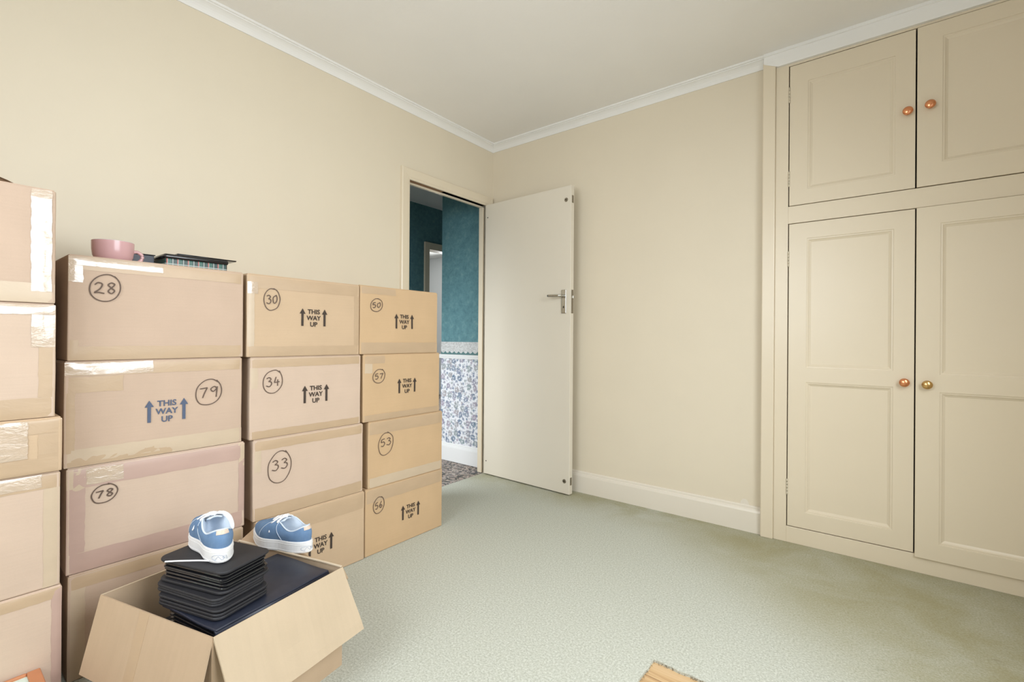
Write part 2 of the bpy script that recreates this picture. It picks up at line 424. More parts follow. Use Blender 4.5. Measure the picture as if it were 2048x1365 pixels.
# windows behind and beside the camera
def window(name, horizontal, c0, c1, base):
    e = struct(empty(name, base))
    def P(a0, a1, d0, d1, z0, z1):
        return (d0, d1, a0, a1, z0, z1) if horizontal else (a0, a1, d0, d1, z0, z1)
    def part(n_, lst, m): return boxes(n_, lst, m, e, 0.004)
    W = c1 - c0; H = WZ1 - WZ0
    part('window_frame', [P(0, W, .04, .09, 0, .05), P(0, W, .04, .09, H - .05, H), P(0, .05, .04, .09, .05, H - .05), P(W - .05, W, .04, .09, .05, H - .05), P(W / 2 - .03, W / 2 + .03, .04, .09, .05, H - .05)], 'sheath')
    boxes('pane', [P(.05, W / 2 - .03, .062, .066, .05, H - .05)], 'glass', e)
    boxes('pane', [P(W / 2 + .03, W - .05, .062, .066, .05, H - .05)], 'glass', e)
    part('window_sill', [P(-.05, W + .05, -.06, .04, -.03, 0)] if horizontal else [P(-.05, W + .05, .08, .18, -.03, 0)], 'white_gloss')
window('window_1', True, WY0, WY1, (XR, WY0, WZ0))
window('window_2', False, VX0, VX1, (VX0, YF - 0.12, WZ0))

# floor: carpet sheet with a cut-out showing boards
HX0, HX1, HY0, HY1 = 1.762, 2.32, -1.95, -1.278
def carpet_mesh():
    bm = bmesh.new(); T = -0.008
    def jig(a, b, n, ax, rough):
        out = []
        for i in range(n + 1):
            t = i / n; p = Vector(a).lerp(Vector(b), t)
            if 0 < i < n: p[ax] += random.uniform(-rough, rough)
            out.append((p[0], p[1]))
        return out
    hole = jig((HX0, HY0), (HX0, HY1), 30, 0, .0025)[:-1] + jig((HX0, HY1), (HX1, HY1), 40, 1, .0035)[:-1] + jig((HX1, HY1), (HX1, HY0), 20, 0, .003)[:-1] + jig((HX1, HY0), (HX0, HY0), 20, 1, .003)[:-1]
    outer = [(0.0, YF), (0.0, -0.0), (XR, -0.0), (XR, YF)]
    # door threshold strip belongs to the hall
    ov = [bm.verts.new((x, y, 0)) for x, y in outer]; hv = [bm.verts.new((x, y, 0)) for x, y in hole]
    oe = [bm.edges.new((ov[i], ov[(i + 1) % 4])) for i in range(4)]
    he = [bm.edges.new((hv[i], hv[(i + 1) % len(hv)])) for i in range(len(hv))]
    bmesh.ops.triangle_fill(bm, use_beauty=True, edges=oe + he)
    # drop any fill inside the hole
    for f in list(bm.faces):
        c = f.calc_center_median()
        if HX0 + .01 < c.x < HX1 - .01 and HY0 + .01 < c.y < HY1 - .01: bm.faces.remove(f)
    for f in bm.faces:
        if f.normal.z < 0: f.normal_flip()
    lo = [bm.verts.new((v.co.x, v.co.y, T)) for v in hv]; n = len(hv)
    for i in range(n): bm.faces.new((hv[i], hv[(i + 1) % n], lo[(i + 1) % n], lo[i]))
    lo = [bm.verts.new((v.co.x, v.co.y, T)) for v in ov]
    for i in range(4): bm.faces.new((ov[i], lo[i], lo[(i + 1) % 4], ov[(i + 1) % 4]))
    return bm
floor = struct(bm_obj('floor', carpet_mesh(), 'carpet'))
for k in range(7):                                       # bare boards seen through the cut-out
    y1 = HY1 + 0.055 - k * 0.123
    pm = rbox(1.1, 0.1205, 0.02, 0.0015)
    p = bm_obj('floorboard', pm, 'boards', floor, (1.45, y1 - 0.1215, -0.028))
# frayed carpet backing along the cut
fv = []
for k in range(150):
    t = random.random()
    if k % 3: p = Vector((HX0 + (HX1 - HX0) * t, HY1 - .001, -0.002)); d = Vector((random.uniform(-.006, .006), -random.uniform(.002, .009), random.uniform(-.006, .002)))
    else: p = Vector((HX0 + .001, HY0 + (HY1 - HY0) * t, -0.002)); d = Vector((random.uniform(.002, .005), random.uniform(-.004, .004), random.uniform(-.006, .001)))
    fv.append(tube([p, p + d * .6 + Vector((0, 0, -.001)), p + d], .0006, 4))
o = py_obj('frayed_edge', *merge(*fv), plain('dark_jute_backing', (0.16, 0.12, 0.07), 0.9), floor); o['kind'] = 'stuff'

# skirting boards
SK = [(0, 0), (0.02, 0), (0.02, 0.105), (0.017, 0.116), (0.010, 0.122), (0.010, 0.130), (0.006, 0.135), (0, 0.135)]
bb = struct(profile_run('baseboard_back', SK, 0.0, 1.833, 'skirting', mapf=lambda d, z, t: (t, -d, z)))
fill_v = [(0, 0, 0)] + [(0.021 * math.cos(a), 0, 0.029 * math.sin(a)) for a in [math.pi * k / 16 for k in range(17)]]
fill_v = [(x, -0.0025, z) for x, y, z in fill_v] + [(x, 0.001, z) for x, y, z in fill_v]
py_obj('filler_patch', [(x + 1.752, y, z + 0.133) for x, y, z in fill_v], [(0, i + 1, i) for i in range(1, 17)] + [(i, i + 1, i + 19, i + 18) for i in range(1, 17)], 'skirting', bb)
struct(profile_run('baseboard_left', SK, YF, J0 - 0.068, 'skirting', mapf=lambda d, z, t: (d, t, z)))
struct(profile_run('baseboard_right', SK, YF, -0.03, 'skirting', mapf=lambda d, z, t: (XR - d, t, z)))

# cornice
CO = [(0, CZ), (0, 2.391), (0.005, 2.391), (0.008, 2.397), (0.012, 2.404), (0.018, 2.412), (0.026, 2.419), (0.034, 2.424), (0.040, 2.426), (0.040, 2.431), (0.047, 2.431), (0.050, 2.434), (0.050, CZ)]
struct(profile_run('trim_1', CO, YF, 0.0, 'cornice', mapf=lambda d, z, t: (d, min(t, -d) if t == 0.0 else t, z)), 'white moulded cornice above the left wall')
struct(profile_run('trim_2', CO, 0.0, 1.838, 'cornice', mapf=lambda d, z, t: (max(t, d) if t == 0.0 else t, -d, z)), 'white moulded cornice above the back wall')
CW = [(0.022, CZ), (0.022, 2.362), (0.046, 2.362), (0.047, 2.372), (0.048, 2.39), (0.049, 2.412), (0.050, 2.424), (0.055, 2.426), (0.055, CZ)]
def cw(d, z, t):
    if t < 1.9: return (t, -d, max(z, 2.386))
    return (t, -d, z)
struct(profile_run('trim_3', CW, 1.838, 1.90, 'cornice', mapf=lambda d, z, t: (t, -d, max(z, 2.392) if t < 1.86 else z)), 'white cornice stepping up over the wardrobe pilaster')
struct(profile_run('trim_4', CW, 1.90, XR, 'cornice', mapf=lambda d, z, t: (t, -d, z)), 'white cornice above the wardrobe')

# door lining and architrave (trim_5)
tr = struct(empty('trim_5', (0, J0, 0)), 'cream door lining and architrave')
def lining():
    L = []
    for (ya, yb) in ((J1, J1 + .0), ):
        pass
    return L
W_ = J1 - J0
boxes('lining', [(-0.055, 0.0, W_, W_ + 0.02, 0, DH + .02), (-0.055, 0.0, -0.02, 0, 0, DH + .02), (-0.055, 0.0, 0, W_, DH, DH + 0.02)], 'gloss', tr, 0.001)
boxes('door_stop', [(-0.055, -0.016, W_ - 0.013, W_ - .0005, 0, DH - .013), (-0.055, -0.036, 0.0005, 0.013, 0, DH - .013), (-0.055, -0.036, 0.0005, W_ - .0005, DH - 0.013, DH - .0005)], 'gloss', tr, 0.002)
boxes('unpainted_rebate', [(-0.034, -0.004, 0.012, 0.30, DH - 0.003, DH - 0.0005)], 'bare_wood', tr)
AP = [(0.0, 0.0), (0.0, 0.008), (0.004, 0.011), (0.012, 0.012), (0.016, 0.015), (0.052, 0.019), (0.060, 0.020), (0.067, 0.016), (0.068, 0.0)]   # (width, depth)
aw = 0.068
def arch(name, pts):
    bm = bmesh.new(); bv = [bm.verts.new(p) for p in pts]; n = len(AP)
    for i in range(n): bm.faces.new((bv[i], bv[(i + 1) % n], bv[n + (i + 1) % n], bv[n + i]))
    bm.faces.new(bv[:n]); bm.faces.new(bv[n:]); bmesh.ops.recalc_face_normals(bm, faces=bm.faces)
    return bm_obj(name, bm, 'gloss', tr)
arch('architrave', [(d, -w2 + .003, 0) for w2, d in AP] + [(d, -w2 + .003, DH + w2 - .003) for w2, d in AP])
arch('architrave', [(d, W_ + w2 - .003, 0) for w2, d in AP] + [(d, W_ + w2 - .003, DH + w2 - .003) for w2, d in AP])
arch('architrave', [(d, -w2 + .003, DH + w2 - .003) for w2, d in AP] + [(d, W_ + w2 - .003, DH + w2 - .003) for w2, d in AP])

# the open door
LEN, TH = 0.7415, 0.036
ang = math.atan2(-0.026, 0.741)
dr = struct(empty('door_1', (0.022, -0.105, 0.008), ang), 'open flush cream door with chrome lever handle')
def dpart(name, bm, mat, smooth=False): return bm_obj(name, bm, mat, dr, smooth=smooth)
DHT = 1.963
dpart('leaf', rbox(LEN, TH, DHT, 0.0025, org=(0, 0, 0)), 'doorpaint')
# leaf spans local y 0..TH ; visible face is y=0 (towards the camera)
hz = 1.158 - 0.008
pl = dpart('handle_plate', rbox(0.036, 0.007, 0.152, 0.003, org=(LEN - 0.066, -0.007, hz)), 'chrome')
lv, lf = tube(catmull([(LEN - 0.048, -0.006, hz + .112), (LEN - 0.048, -0.036, hz + .112), (LEN - 0.054, -0.046, hz + .112), (LEN - 0.075, -0.050, hz + .112), (LEN - 0.14, -0.050, hz + .113)], 6), [0.009] * 12 + [0.0085] * 13, 12)
py_obj('lever', lv, lf, 'chrome', dr, smooth=True)
kv, kf = lathe([(0.0, -0.0085), (0.005, -0.0085), (0.005, -0.006)], 12, 'y')
py_obj('keyhole', [(x * .7 + LEN - .048, y, z * 1.6 + hz + .04) for x, y, z in kv], kf, 'hole', dr)
lp = dpart('latch_plate', rbox(0.004, 0.022, 0.150, 0.0015, org=(LEN - 0.001, 0.007, hz)), 'steel_dark')
dpart('latch_bolt', rbox(0.013, 0.013, 0.018, 0.002, org=(LEN, 0.012, hz + .095)), 'chrome')
for zz in (1.883, 0.088):
    v_, f_ = lathe([(0.0, -0.003), (0.005, -0.0032), (0.012, -0.0028), (0.0135, 0.0)], 20, 'y')
    py_obj('bolt_escutcheon', [(x + LEN - .037, y, z + zz - .008) for x, y, z in v_], f_, 'steel_dark', dr)
    v_, f_ = lathe([(0.0, -0.0038), (0.004, -0.0038), (0.004, -0.003)], 10, 'y')
    py_obj('bolt_key_hole', [(x + LEN - .037, y, z + zz - .008) for x, y, z in v_], f_, 'hole', dr)
    dpart('bolt_plate', rbox(0.003, 0.018, 0.048, 0.001, org=(LEN - 0.001, 0.009, zz - .030)), 'steel_dark')
for zz in (1.869, 0.094):
    v_, f_ = lathe([(0.0, -0.0006), (0.0045, -0.0006), (0.0045, 0.001)], 10, 'y')
    py_obj('screw_hole', [(x + .022, y, z + zz) for x, y, z in v_], f_, 'hole', dr)
for zz in (0.18, 1.72):
    v_, f_ = tube([(0.0, TH * .2, zz), (0.0, TH * .2, zz + .09)], .006, 8)
    py_obj('hinge', v_, f_, 'hinge', dr, smooth=True)

# ------------------------------------------------------------------ hallway seen through the door
struct(boxes('floor_hall', [(-4.4, 0.0, -1.6, 3.1, -0.03, -0.004)], 'hall_carpet'), 'dark leafy patterned hall carpet')
struct(boxes('ceiling_hall', [(-4.5, -0.05, -1.7, 3.2, 2.42, 2.5)], 'ceiling'))
wh = struct(boxes('wall_hall', [(-0.56, -0.05, 0.016, 0.1, -0.02, 2.42), (-0.56, -0.46, 0.1, 3.1, -0.02, 2.42)], 'teal'), 'mottled teal papered hall wall')
fl = py_obj('floral_paper', [(-0.561, 0.0145, 0.0), (-0.05, 0.0145, 0.0), (-0.05, 0.0145, 0.84), (-0.561, 0.0145, 0.84)], [(0, 1, 2, 3)], 'floral', wh)
bo = py_obj('paper_border', [(0, 0, 0), (0.511, 0, 0), (0.511, 0, 0.105), (0, 0, 0.105)], [(0, 1, 2, 3)], 'border', wh, loc=(-0.561, 0.0135, 0.86))
DA = [(0, 0), (0.010, 0.002), (0.014, 0.008), (0.014, 0.014), (0.022, 0.018), (0.024, 0.026), (0.020, 0.034), (0.010, 0.036), (0, 0.036)]
struct(profile_run('trim_6', DA, -0.575, -0.05, 'white_gloss', mapf=lambda d, z, t: (t, 0.016 - d, z + 0.828)), 'white dado rail in the hall')
struct(profile_run('baseboard_hall', SK, -0.57, -0.05, 'white_gloss', mapf=lambda d, z, t: (t, 0.016 - d, z * 1.06)))
struct(boxes('wall_hall_end', [(-1.66, -1.56, -1.6, 0.76, -0.02, 2.42), (-1.66, -1.56, 0.76, 1.52, 1.96, 2.42), (-1.66, -1.56, 1.52, 3.1, -0.02, 2.42)], 'teal'))
struct(boxes('wall_hall_side', [(-1.6, -0.05, -1.7, -1.6, -0.02, 2.42), (-1.56, -0.46, 3.1, 3.2, -0.02, 2.42)], 'teal'))
t7 = struct(boxes('trim_7', [(-1.66, -1.54, 0.70, 0.765, 0, 2.03), (-1.66, -1.54, 1.515, 1.58, 0, 2.03), (-1.66, -1.54, 0.765, 1.515, 1.955, 2.03)], 'gloss', None, 0.003), 'cream frame of the far doorway')
struct(boxes('wall_far_room', [(-4.5, -4.4, -0.5, 3.2, -0.02, 2.42), (-4.5, -1.66, -0.6, -0.5, -0.02, 2.42), (-4.5, -1.66, 3.1, 3.2, -0.02, 2.42)], 'white_gloss'))

# ------------------------------------------------------------------ fitted wardrobe
YW = -0.03
wd = tag(empty('fitted_wardrobe', (1.833, YW, 0)), 'cream painted fitted wardrobe with four panelled doors along the back wall', 'wardrobe')
def W(name, lst, mat, par=wd, bev=0.0015):
    return boxes(name, [(a - 1.833, b - 1.833, c - YW, d - YW, e, f) for a, b, c, d, e, f in lst], mat, par, bev)
W('pilaster', [(1.833, 1.890, -0.044, 0.0, 0, 2.40)], 'gloss', bev=0.004)
W('stile', [(1.890, 1.9465, -0.03, 0.0, 0, 2.40)], 'gloss')
W('plinth_rail', [(1.9465, 2.99, -0.03, 0.0, 0, 0.079)], 'gloss')
W('middle_rail', [(1.9465, 2.93, -0.03, 0.0, 1.5725, 1.6575)], 'gloss')
W('top_rail', [(1.9465, 2.93, -0.03, 0.0, 2.3525, 2.44)], 'gloss')
W('stile', [(2.931, XR, -0.03, 0.0, 0.0795, 2.40)], 'gloss')
W('carcass', [(1.845, XR, 0.5, 0.52, 0, 2.44), (1.845, 1.865, 0.001, 0.5, 0, 2.44), (1.865, XR, 0.001, 0.5, 0.0, 0.02), (1.865, XR, 0.001, 0.5, 1.61, 1.63)], 'dark_void', bev=0)
def panel_door(x0, x1, z0, z1, panels, knob, knobmat, hinges, dy=0.0, side='l'):
    yf, yb = YW + dy, YW + dy + 0.022
    xs = sorted({x0, x1} | {v for p in panels for v in p[:2]}); zs = sorted({z0, z1} | {v for p in panels for v in p[2:]})
    bm = bmesh.new(); gv = {}
    def gvt(i, j):
        if (i, j) not in gv: gv[(i, j)] = bm.verts.new((xs[i] - 1.833, yf - YW, zs[j]))
        return gv[(i, j)]
    for i in range(len(xs) - 1):
        for j in range(len(zs) - 1):
            cx, cz = (xs[i] + xs[i + 1]) / 2, (zs[j] + zs[j + 1]) / 2
            if any(p[0] < cx < p[1] and p[2] < cz < p[3] for p in panels): continue
            bm.faces.new((gvt(i, j), gvt(i + 1, j), gvt(i + 1, j + 1), gvt(i, j + 1)))
    r = bmesh.ops.extrude_face_region(bm, geom=list(bm.faces))
    bmesh.ops.translate(bm, verts=[g for g in r['geom'] if isinstance(g, bmesh.types.BMVert)], vec=(0, yb - yf, 0))
    bmesh.ops.recalc_face_normals(bm, faces=bm.faces)
    bmesh.ops.dissolve_limit(bm, angle_limit=0.01, verts=bm.verts, edges=bm.edges)
    bevel_sharp(bm, 0.0018, 2)
    d = bm_obj('door', bm, 'gloss', wd)
    for (a, b, c, e) in panels:
        W('panel', [(a - .002, b + .002, yf + .011, yf + .019, c - .002, e + .002)], 'gloss', d, 0)
        v = []; m = 0.017
        for (off, yy) in ((-0.001, yf + .003), (0.006, yf + .0035), (0.010, yf + .007), (m, yf + .0108)):
            v += [(a + off - 1.833, yy - YW, c + off), (b - off - 1.833, yy - YW, c + off), (b - off - 1.833, yy - YW, e - off), (a + off - 1.833, yy - YW, e - off)]
        f = []
        for k in range(3):
            for q in range(4): f.append((k * 4 + q, k * 4 + (q + 1) % 4, k * 4 + 4 + (q + 1) % 4, k * 4 + 4 + q))
        py_obj('moulding', v, f, 'gloss', d)
    kx, kz = knob
    v, f = lathe([(0.0, 0), (0.011, 0), (0.011, -.002), (0.007, -.006), (0.0065, -.011), (0.010, -.015), (0.0165, -.018), (0.0185, -.022), (0.0175, -.026), (0.012, -.0295), (0.005, -.031), (0.0, -.0315)], 28, 'y')
    py_obj('knob', [(x + kx - 1.833, y + yf - YW, z + kz) for x, y, z in v], f, knobmat, d, smooth=True)
    for hzz in hinges:
        hx = (x0 - .001 if side == 'l' else x1 + .001) - 1.833
        vf = [tube([(hx, yf - YW - .002, hzz + q * .0155), (hx, yf - YW - .002, hzz + q * .0155 + .0145)], .0036, 8) for q in range(5)]
        py_obj('hinge', *merge(*vf), 'hinge', d, smooth=True)
    return d
panel_door(1.9505, 2.4255, 1.6605, 2.3495, [(2.029, 2.356, 1.733, 2.258)], (2.399, 1.994), 'copper', (1.755, 2.17))
panel_door(2.4305, 2.9285, 1.6605, 2.3495, [(2.513, 2.850, 1.755, 2.285)], (2.472, 2.0), 'copper', (1.755, 2.17), -0.004, 'r')
panel_door(1.9505, 2.4265, 0.0825, 1.5695, [(2.027, 2.354, 0.864, 1.491), (2.027, 2.354, 0.162, 0.792)], (2.393, 0.816), 'copper', (0.235, 1.36))
panel_door(2.4305, 2.9285, 0.0690, 1.5695, [(2.509, 2.850, 0.856, 1.494), (2.509, 2.850, 0.142, 0.780)], (2.467, 0.812), 'brass', (0.235, 1.36), -0.012, 'r')

# ------------------------------------------------------------------ cardboard boxes
DIG = {
 '2': [[(-.4, .3), (-.1, .5), (.28, .36), (.1, -.05), (-.42, -.42), (-.1, -.4), (.48, -.5)]],
 '8': [[(.3, .4), (0, .5), (-.3, .3), (0, .02), (.3, -.25), (0, -.5), (-.3, -.28), (0, .02), (.28, .28), (.3, .42)]],
 '7': [[(-.42, .4), (.0, .42), (.4, .45)], [(.4, .45), (.12, 0), (-.12, -.5)]],
 '9': [[(.35, .3), (.05, .5), (-.35, .28), (-.1, .02), (.28, .25), (.38, .47)], [(.38, .47), (.33, 0), (.26, -.55)]],
 '3': [[(-.35, .38), (0, .5), (.3, .3), (-.06, .08)], [(-.06, .08), (.3, .0), (.36, -.25), (.05, -.48), (-.42, -.36)]],
 '0': [[(.05, .45), (-.35, .2), (-.3, -.32), (0, -.42), (.32, -.1), (.33, .3), (.12, .46), (.3, .5)]],
 '5': [[(.32, .5), (-.25, .44)], [(-.25, .44), (-.3, .06), (.1, .12), (.34, -.15), (.05, -.48), (-.36, -.4)]],
 '4': [[(-.1, .5), (-.22, .2), (-.35, -.1)], [(-.35, -.1), (.42, -.06)], [(.15, .2), (.12, -.5)]],
 '6': [[(.2, .5), (-.2, .1), (-.32, -.25), (0, -.5), (.3, -.25), (.05, -.03), (-.28, -.22)]],
}
def text_mesh(body, size, bold=0.0):
    c = bpy.data.curves.new('lettering', 'FONT'); c.body = body; c.size = size; c.align_x = 'CENTER'; c.offset = bold
    c.resolution_u = 3
    o = bpy.data.objects.new('lettering', c); COL.objects.link(o)
    me = bpy.data.meshes.new_from_object(o); bpy.data.objects.remove(o); bpy.data.curves.remove(c)
    return me
TXT = {k: text_mesh(k, 0.0258, 0.0006) for k in ('THIS', 'WAY', 'UP')}
BOXGROUP = 'taped cardboard boxes stacked along the left wall'
def carton(label, xf, y0, y1, z0, z1, mat, tapes=(), num=None, text=None, tmat='print', depth=0.455, rz=0.0, seed=0, arrows=3, flap_up=0.0):
    """front face at world x = xf; local frame: x out of the face, y along the wall, z up; origin at base front-left corner"""
    Wd, H = y1 - y0, z1 - z0
    rz = rz + random.Random(seed + 40).uniform(-.007, .007)
    e = tag(empty('cardboard_box', (xf, y0, z0), rz), label, 'box', BOXGROUP)
    def front(y, z):
        k = min(1, y / .05, (Wd - y) / .05, z / .04, (H - z) / .04); k = max(0, k)
        return (0.0035 * noise.noise(Vector((y * 4 + seed * 3.1, z * 4, seed))) + 0.0015) * k
    def disp(q):
        if q.x > depth - .006: q = Vector((q.x + front(q.y, q.z), q.y, q.z))
        j = noise.noise(Vector((q.y * 9, q.z * 9, seed + 5.0 + q.x))) * .0012
        return Vector((q.x, q.y + j, q.z))
    bm = rbox(depth, Wd, H - 0.0035, 0.004, (2, 14, 10), disp, (-depth, 0, 0.0005))
    bm_obj('body', bm, mat, e, smooth=False)
    fl_ = [(-depth + .004, -depth / 2 - .001, .003, Wd - .003, H - .004, H - .0002), (-depth / 2 + .001, -.004, .003, Wd - .003, H - .004, H - .0002)]
    for q in fl_: boxes('top_flap', [q], mat, e, .0012)
    for (fa, fb, ga, gb, tm) in tapes:
        rng = random.Random(seed * 31 + int(fa * 100) + int(ga * 1000))
        nx, nz = max(3, int((fb - fa) * 30)), max(3, int((gb - ga) * 26)); v, f = [], []
        lift = 0.0007 if tm != 'tape_clear' else 0.0013
        for i in range(nx + 1):
            for j in range(nz + 1):
                y = (fa + (fb - fa) * i / nx) * Wd; z = (ga + (gb - ga) * j / nz) * H
                edge = i in (0, nx) or j in (0, nz)
                if edge:
                    y += rng.uniform(-.0012, .0012); z += rng.uniform(-.001, .001)
                y = min(max(y, .001), Wd - .001); z = min(max(z, .002), H - .004)
                d = lift + (0.0 if edge else rng.uniform(0, .0012) * (1 if tm == 'tape_clear' else .15))
                rr = .004; inset = 0.0
                for dd in (y, Wd - y, z - .0005, H - .003 - z):
                    if dd < rr: inset = max(inset, rr - math.sqrt(max(0, rr * rr - (rr - dd) ** 2)))
                v.append((front(y, z) + d - inset, y, z))
        for i in range(nx):
            for j in range(nz):
                a = i * (nz + 1) + j; f.append((a, a + nz + 1, a + nz + 2, a + 1))
        py_obj('tape', v, f, tm, e, smooth=True)
    if num:
        s, cy, cz, ry, rz_ = num; cy -= y0; cz -= z0; rib = []
        def ribbon(pts, w2):
            pts = catmull([(p[0], p[1], 0) for p in pts], 5); v, f = [], []
            for i, p in enumerate(pts):
                t = (pts[min(i + 1, len(pts) - 1)] - pts[max(i - 1, 0)]); t = t.normalized() if t.length else Vector((1, 0, 0))
                n_ = Vector((-t.y, t.x, 0)) * w2 / 2
                for q in (p + n_, p - n_): v.append((front(q.x, q.y) + .0032, q.x, q.y))
            for i in range(len(pts) - 1): f.append((2 * i, 2 * i + 1, 2 * i + 3, 2 * i + 2))
            return v, f
        rng = random.Random(s)
        k0 = math.radians(rng.uniform(30, 80)); circ = []
        for i in range(15):
            a = k0 + 2 * math.pi * 1.03 * i / 14; g = 1 + rng.uniform(-.03, .03) + (.06 if i == 14 else 0)
            circ.append((cy + ry * g * math.cos(a), cz + rz_ * g * math.sin(a) + .12 * ry * math.cos(a)))
        rib.append(ribbon(circ, .0030))
        for di, ch in enumerate(s):
            ox = cy + (di - .5) * ry * .78; sy, sz = ry * .68, rz_ * (.80 if rz_ < .05 else .66); oz = cz + (.0 if rz_ < .05 else .15 * rz_)
            for st in DIG[ch]: rib.append(ribbon([(ox + p[0] * sy, oz + p[1] * sz + (p[0] + di - .5) * .06 * sy) for p in st], .0036))
        py_obj('handwritten_number', *merge(*rib), 'marker', e)['label'] = 'circled number ' + s + ' in marker pen'
    if text:
        ya, zt = text[0] - y0, text[1] - z0      # centre between arrows, top of arrows
        H_ = 0.070
        for k, (wd_, zz) in enumerate((('THIS', zt - .0205), ('WAY', zt - .0460), ('UP', zt - .0715))):
            me = TXT[wd_].copy()
            for q in me.vertices: q.co = Vector((front(ya + q.co.x, zz + q.co.y) + .0024, ya + q.co.x, zz + q.co.y))
            link('printed_word', me, tmat, e)
        for s_, bit in ((-1, 1), (1, 2)):
            if not arrows & bit: continue
            cx = ya + s_ * .0475
            pts = [(-.0046, -H_), (.0046, -H_), (.0046, -.021), (.0120, -.021), (0, 0), (-.0120, -.021), (-.0046, -.021)]
            v = [(front(cx + a, zt + b) + .0024, cx + a, zt + b) for a, b in pts]
            py_obj('printed_arrow', v, [(0, 1, 2, 6), (3, 4, 5, 6, 2)], tmat, e)
    return e
X = 0.485
T, P_, C_, L_ = 'tape_tan', 'tape_pink', 'tape_clear', 'tape_pale'
# stack with 28 / 79 / 78
carton('cardboard box marked 28 under the pink cup, shiny tape at its top left', X, -2.432, -1.961, .921, 1.229, 'card_a',
       [(0, 1, .86, 1, T), (0, .48, .90, 1, C_), (0, .07, .74, .90, C_), (0, 1, 0, .14, T), (.0, .05, 0, .2, T)], ('28', -2.350, 1.137, .036, .040), seed=1)
carton('cardboard box marked 79 with slate blue THIS WAY UP print', X, -2.438, -1.963, .613, .921, 'card_a',
       [(0, 1, .86, 1, T), (0, .44, .87, 1, C_), (0, .28, .70, .85, T), (0, .05, .14, .70, T), (0, 1, 0, .17, L_), (0, .55, .01, .1, T)], ('79', -2.071, .803, .040, .044), (-2.192, .790), 'print_blue', seed=2)
carton('cardboard box marked 78 edged with pinkish tape, above the open box', X, -2.432, -1.953, .306, .613, 'card_b',
       [(0, 1, .80, 1, P_), (0, .085, .19, .80, P_), (.955, 1, .19, .80, P_), (0, 1, 0, .19, P_), (0, .085, .72, .999, L_), (.955, 1, .72, .999, L_), (.09, .27, .82, .97, C_)], ('78', -2.347, .524, .030, .027), seed=3)
carton('bottom cardboard box under the box marked 78, behind the open box', X + .005, -2.428, -1.957, 0, .306, 'card_a', [(0, 1, .86, 1, T), (0, .08, .0, .86, L_)], seed=4)
# stack with 30 / 34 / 33
carton('cardboard box marked 30 on top of its stack, tape around all four edges', X, -1.948, -1.477, .919, 1.229, 'card_c',
       [(0, 1, .83, 1, T), (0, 1, 0, .13, T), (0, .055, .13, .83, L_), (.945, 1, .13, .83, T), (0.0, .08, .76, .9, C_)], ('30', -1.860, 1.137, .030, .041), (-1.6925, 1.110), seed=5)
carton('cardboard box marked 34 between the boxes marked 30 and 33', X, -1.936, -1.465, .611, .919, 'card_b', [(0, 1, .87, 1, T), (0, .06, .62, .87, L_), (0, 1, 0, .1, T)], ('34', -1.854, .824, .037, .044), (-1.679, .799), seed=6)
carton('cardboard box marked 33 in large handwriting', X, -1.923, -1.453, .306, .611, 'card_b', [(0, 1, .86, 1, T), (0, .06, .6, .86, L_), (0, 1, 0, .16, T)], ('33', -1.825, .494, .045, .060), seed=7)
carton('bottom cardboard box under the box marked 33, partly hidden by a blue shoe', X + .005, -1.914, -1.445, 0, .306, 'card_c', [(0, 1, .76, 1, T)], None, (-1.656, .175), seed=8)
# stack with 50 / 57 / 53 / 56
carton('cardboard box marked 50 on top of the stack beside the doorway', X, -1.473, -1.010, .919, 1.231, 'card_d', [(0, 1, 0, .17, T), (0, .42, .88, 1, T)], ('50', -1.388, 1.144, .032, .030), (-1.2285, 1.109), seed=9)
carton('cardboard box marked 57 under the box marked 50', X, -1.453, -.990, .611, .919, 'card_d', [(0, 1, 0, .1, T), (0, .1, .72, .86, L_), (0, .25, .86, 1, T)], ('57', -1.371, .817, .033, .032), (-1.2055, .798), seed=10)
carton('cardboard box marked 53 with no printed arrows, second from the floor beside the doorway', X, -1.424, -.969, .306, .611, 'card_d', [(0, 1, .80, 1, T), (0, 1, 0, .15, L_)], ('53', -1.329, .498, .042, .052), seed=11)
carton('bottom cardboard box marked 56 on the carpet by the doorway', X, -1.438, -.962, 0, .306, 'card_d', [(0, 1, .78, 1, T)], ('56', -1.366, .220, .030, .037), (-1.176, .178), seed=12, rz=0.0)
# cropped stack at the left edge of the picture
XA = 0.56
carton('topmost cardboard box at the left edge with a bright strip of tape on its corner', XA, -2.942, -2.468, 1.080, 1.386, 'card_a', [(.90, .985, .1, .985, C_), (0, 1, 0, .17, L_)], seed=13)
carton('pale cardboard box at the left edge, second from the top of its stack', XA, -2.939, -2.466, .775, 1.080, 'card_b', [(0, 1, .90, 1, C_), (.90, 1, .62, .90, C_), (.93, 1, .18, .62, T), (0, 1, 0, .18, T)], seed=14)
carton('shallow heavily taped cardboard box at the left edge', XA, -2.926, -2.452, .628, .775, 'card_c', [(0, 1, .72, 1, T), (0, .86, .30, .96, C_), (.90, 1, 0, .72, T), (0, 1, 0, .28, T)], seed=15)
carton('cardboard box at the left edge under the shallow taped box', XA, -2.928, -2.454, .318, .628, 'card_b', [(0, 1, .86, 1, T), (0, .92, .88, .99, C_), (.93, 1, 0, .86, L_)], seed=16)
carton('bottom cardboard box at the left edge, behind the wooden frame', XA, -2.924, -2.450, 0, .318, 'card_b', [(.955, 1, 0, 1, P_), (.0, 1, .9, 1, T)], seed=17)

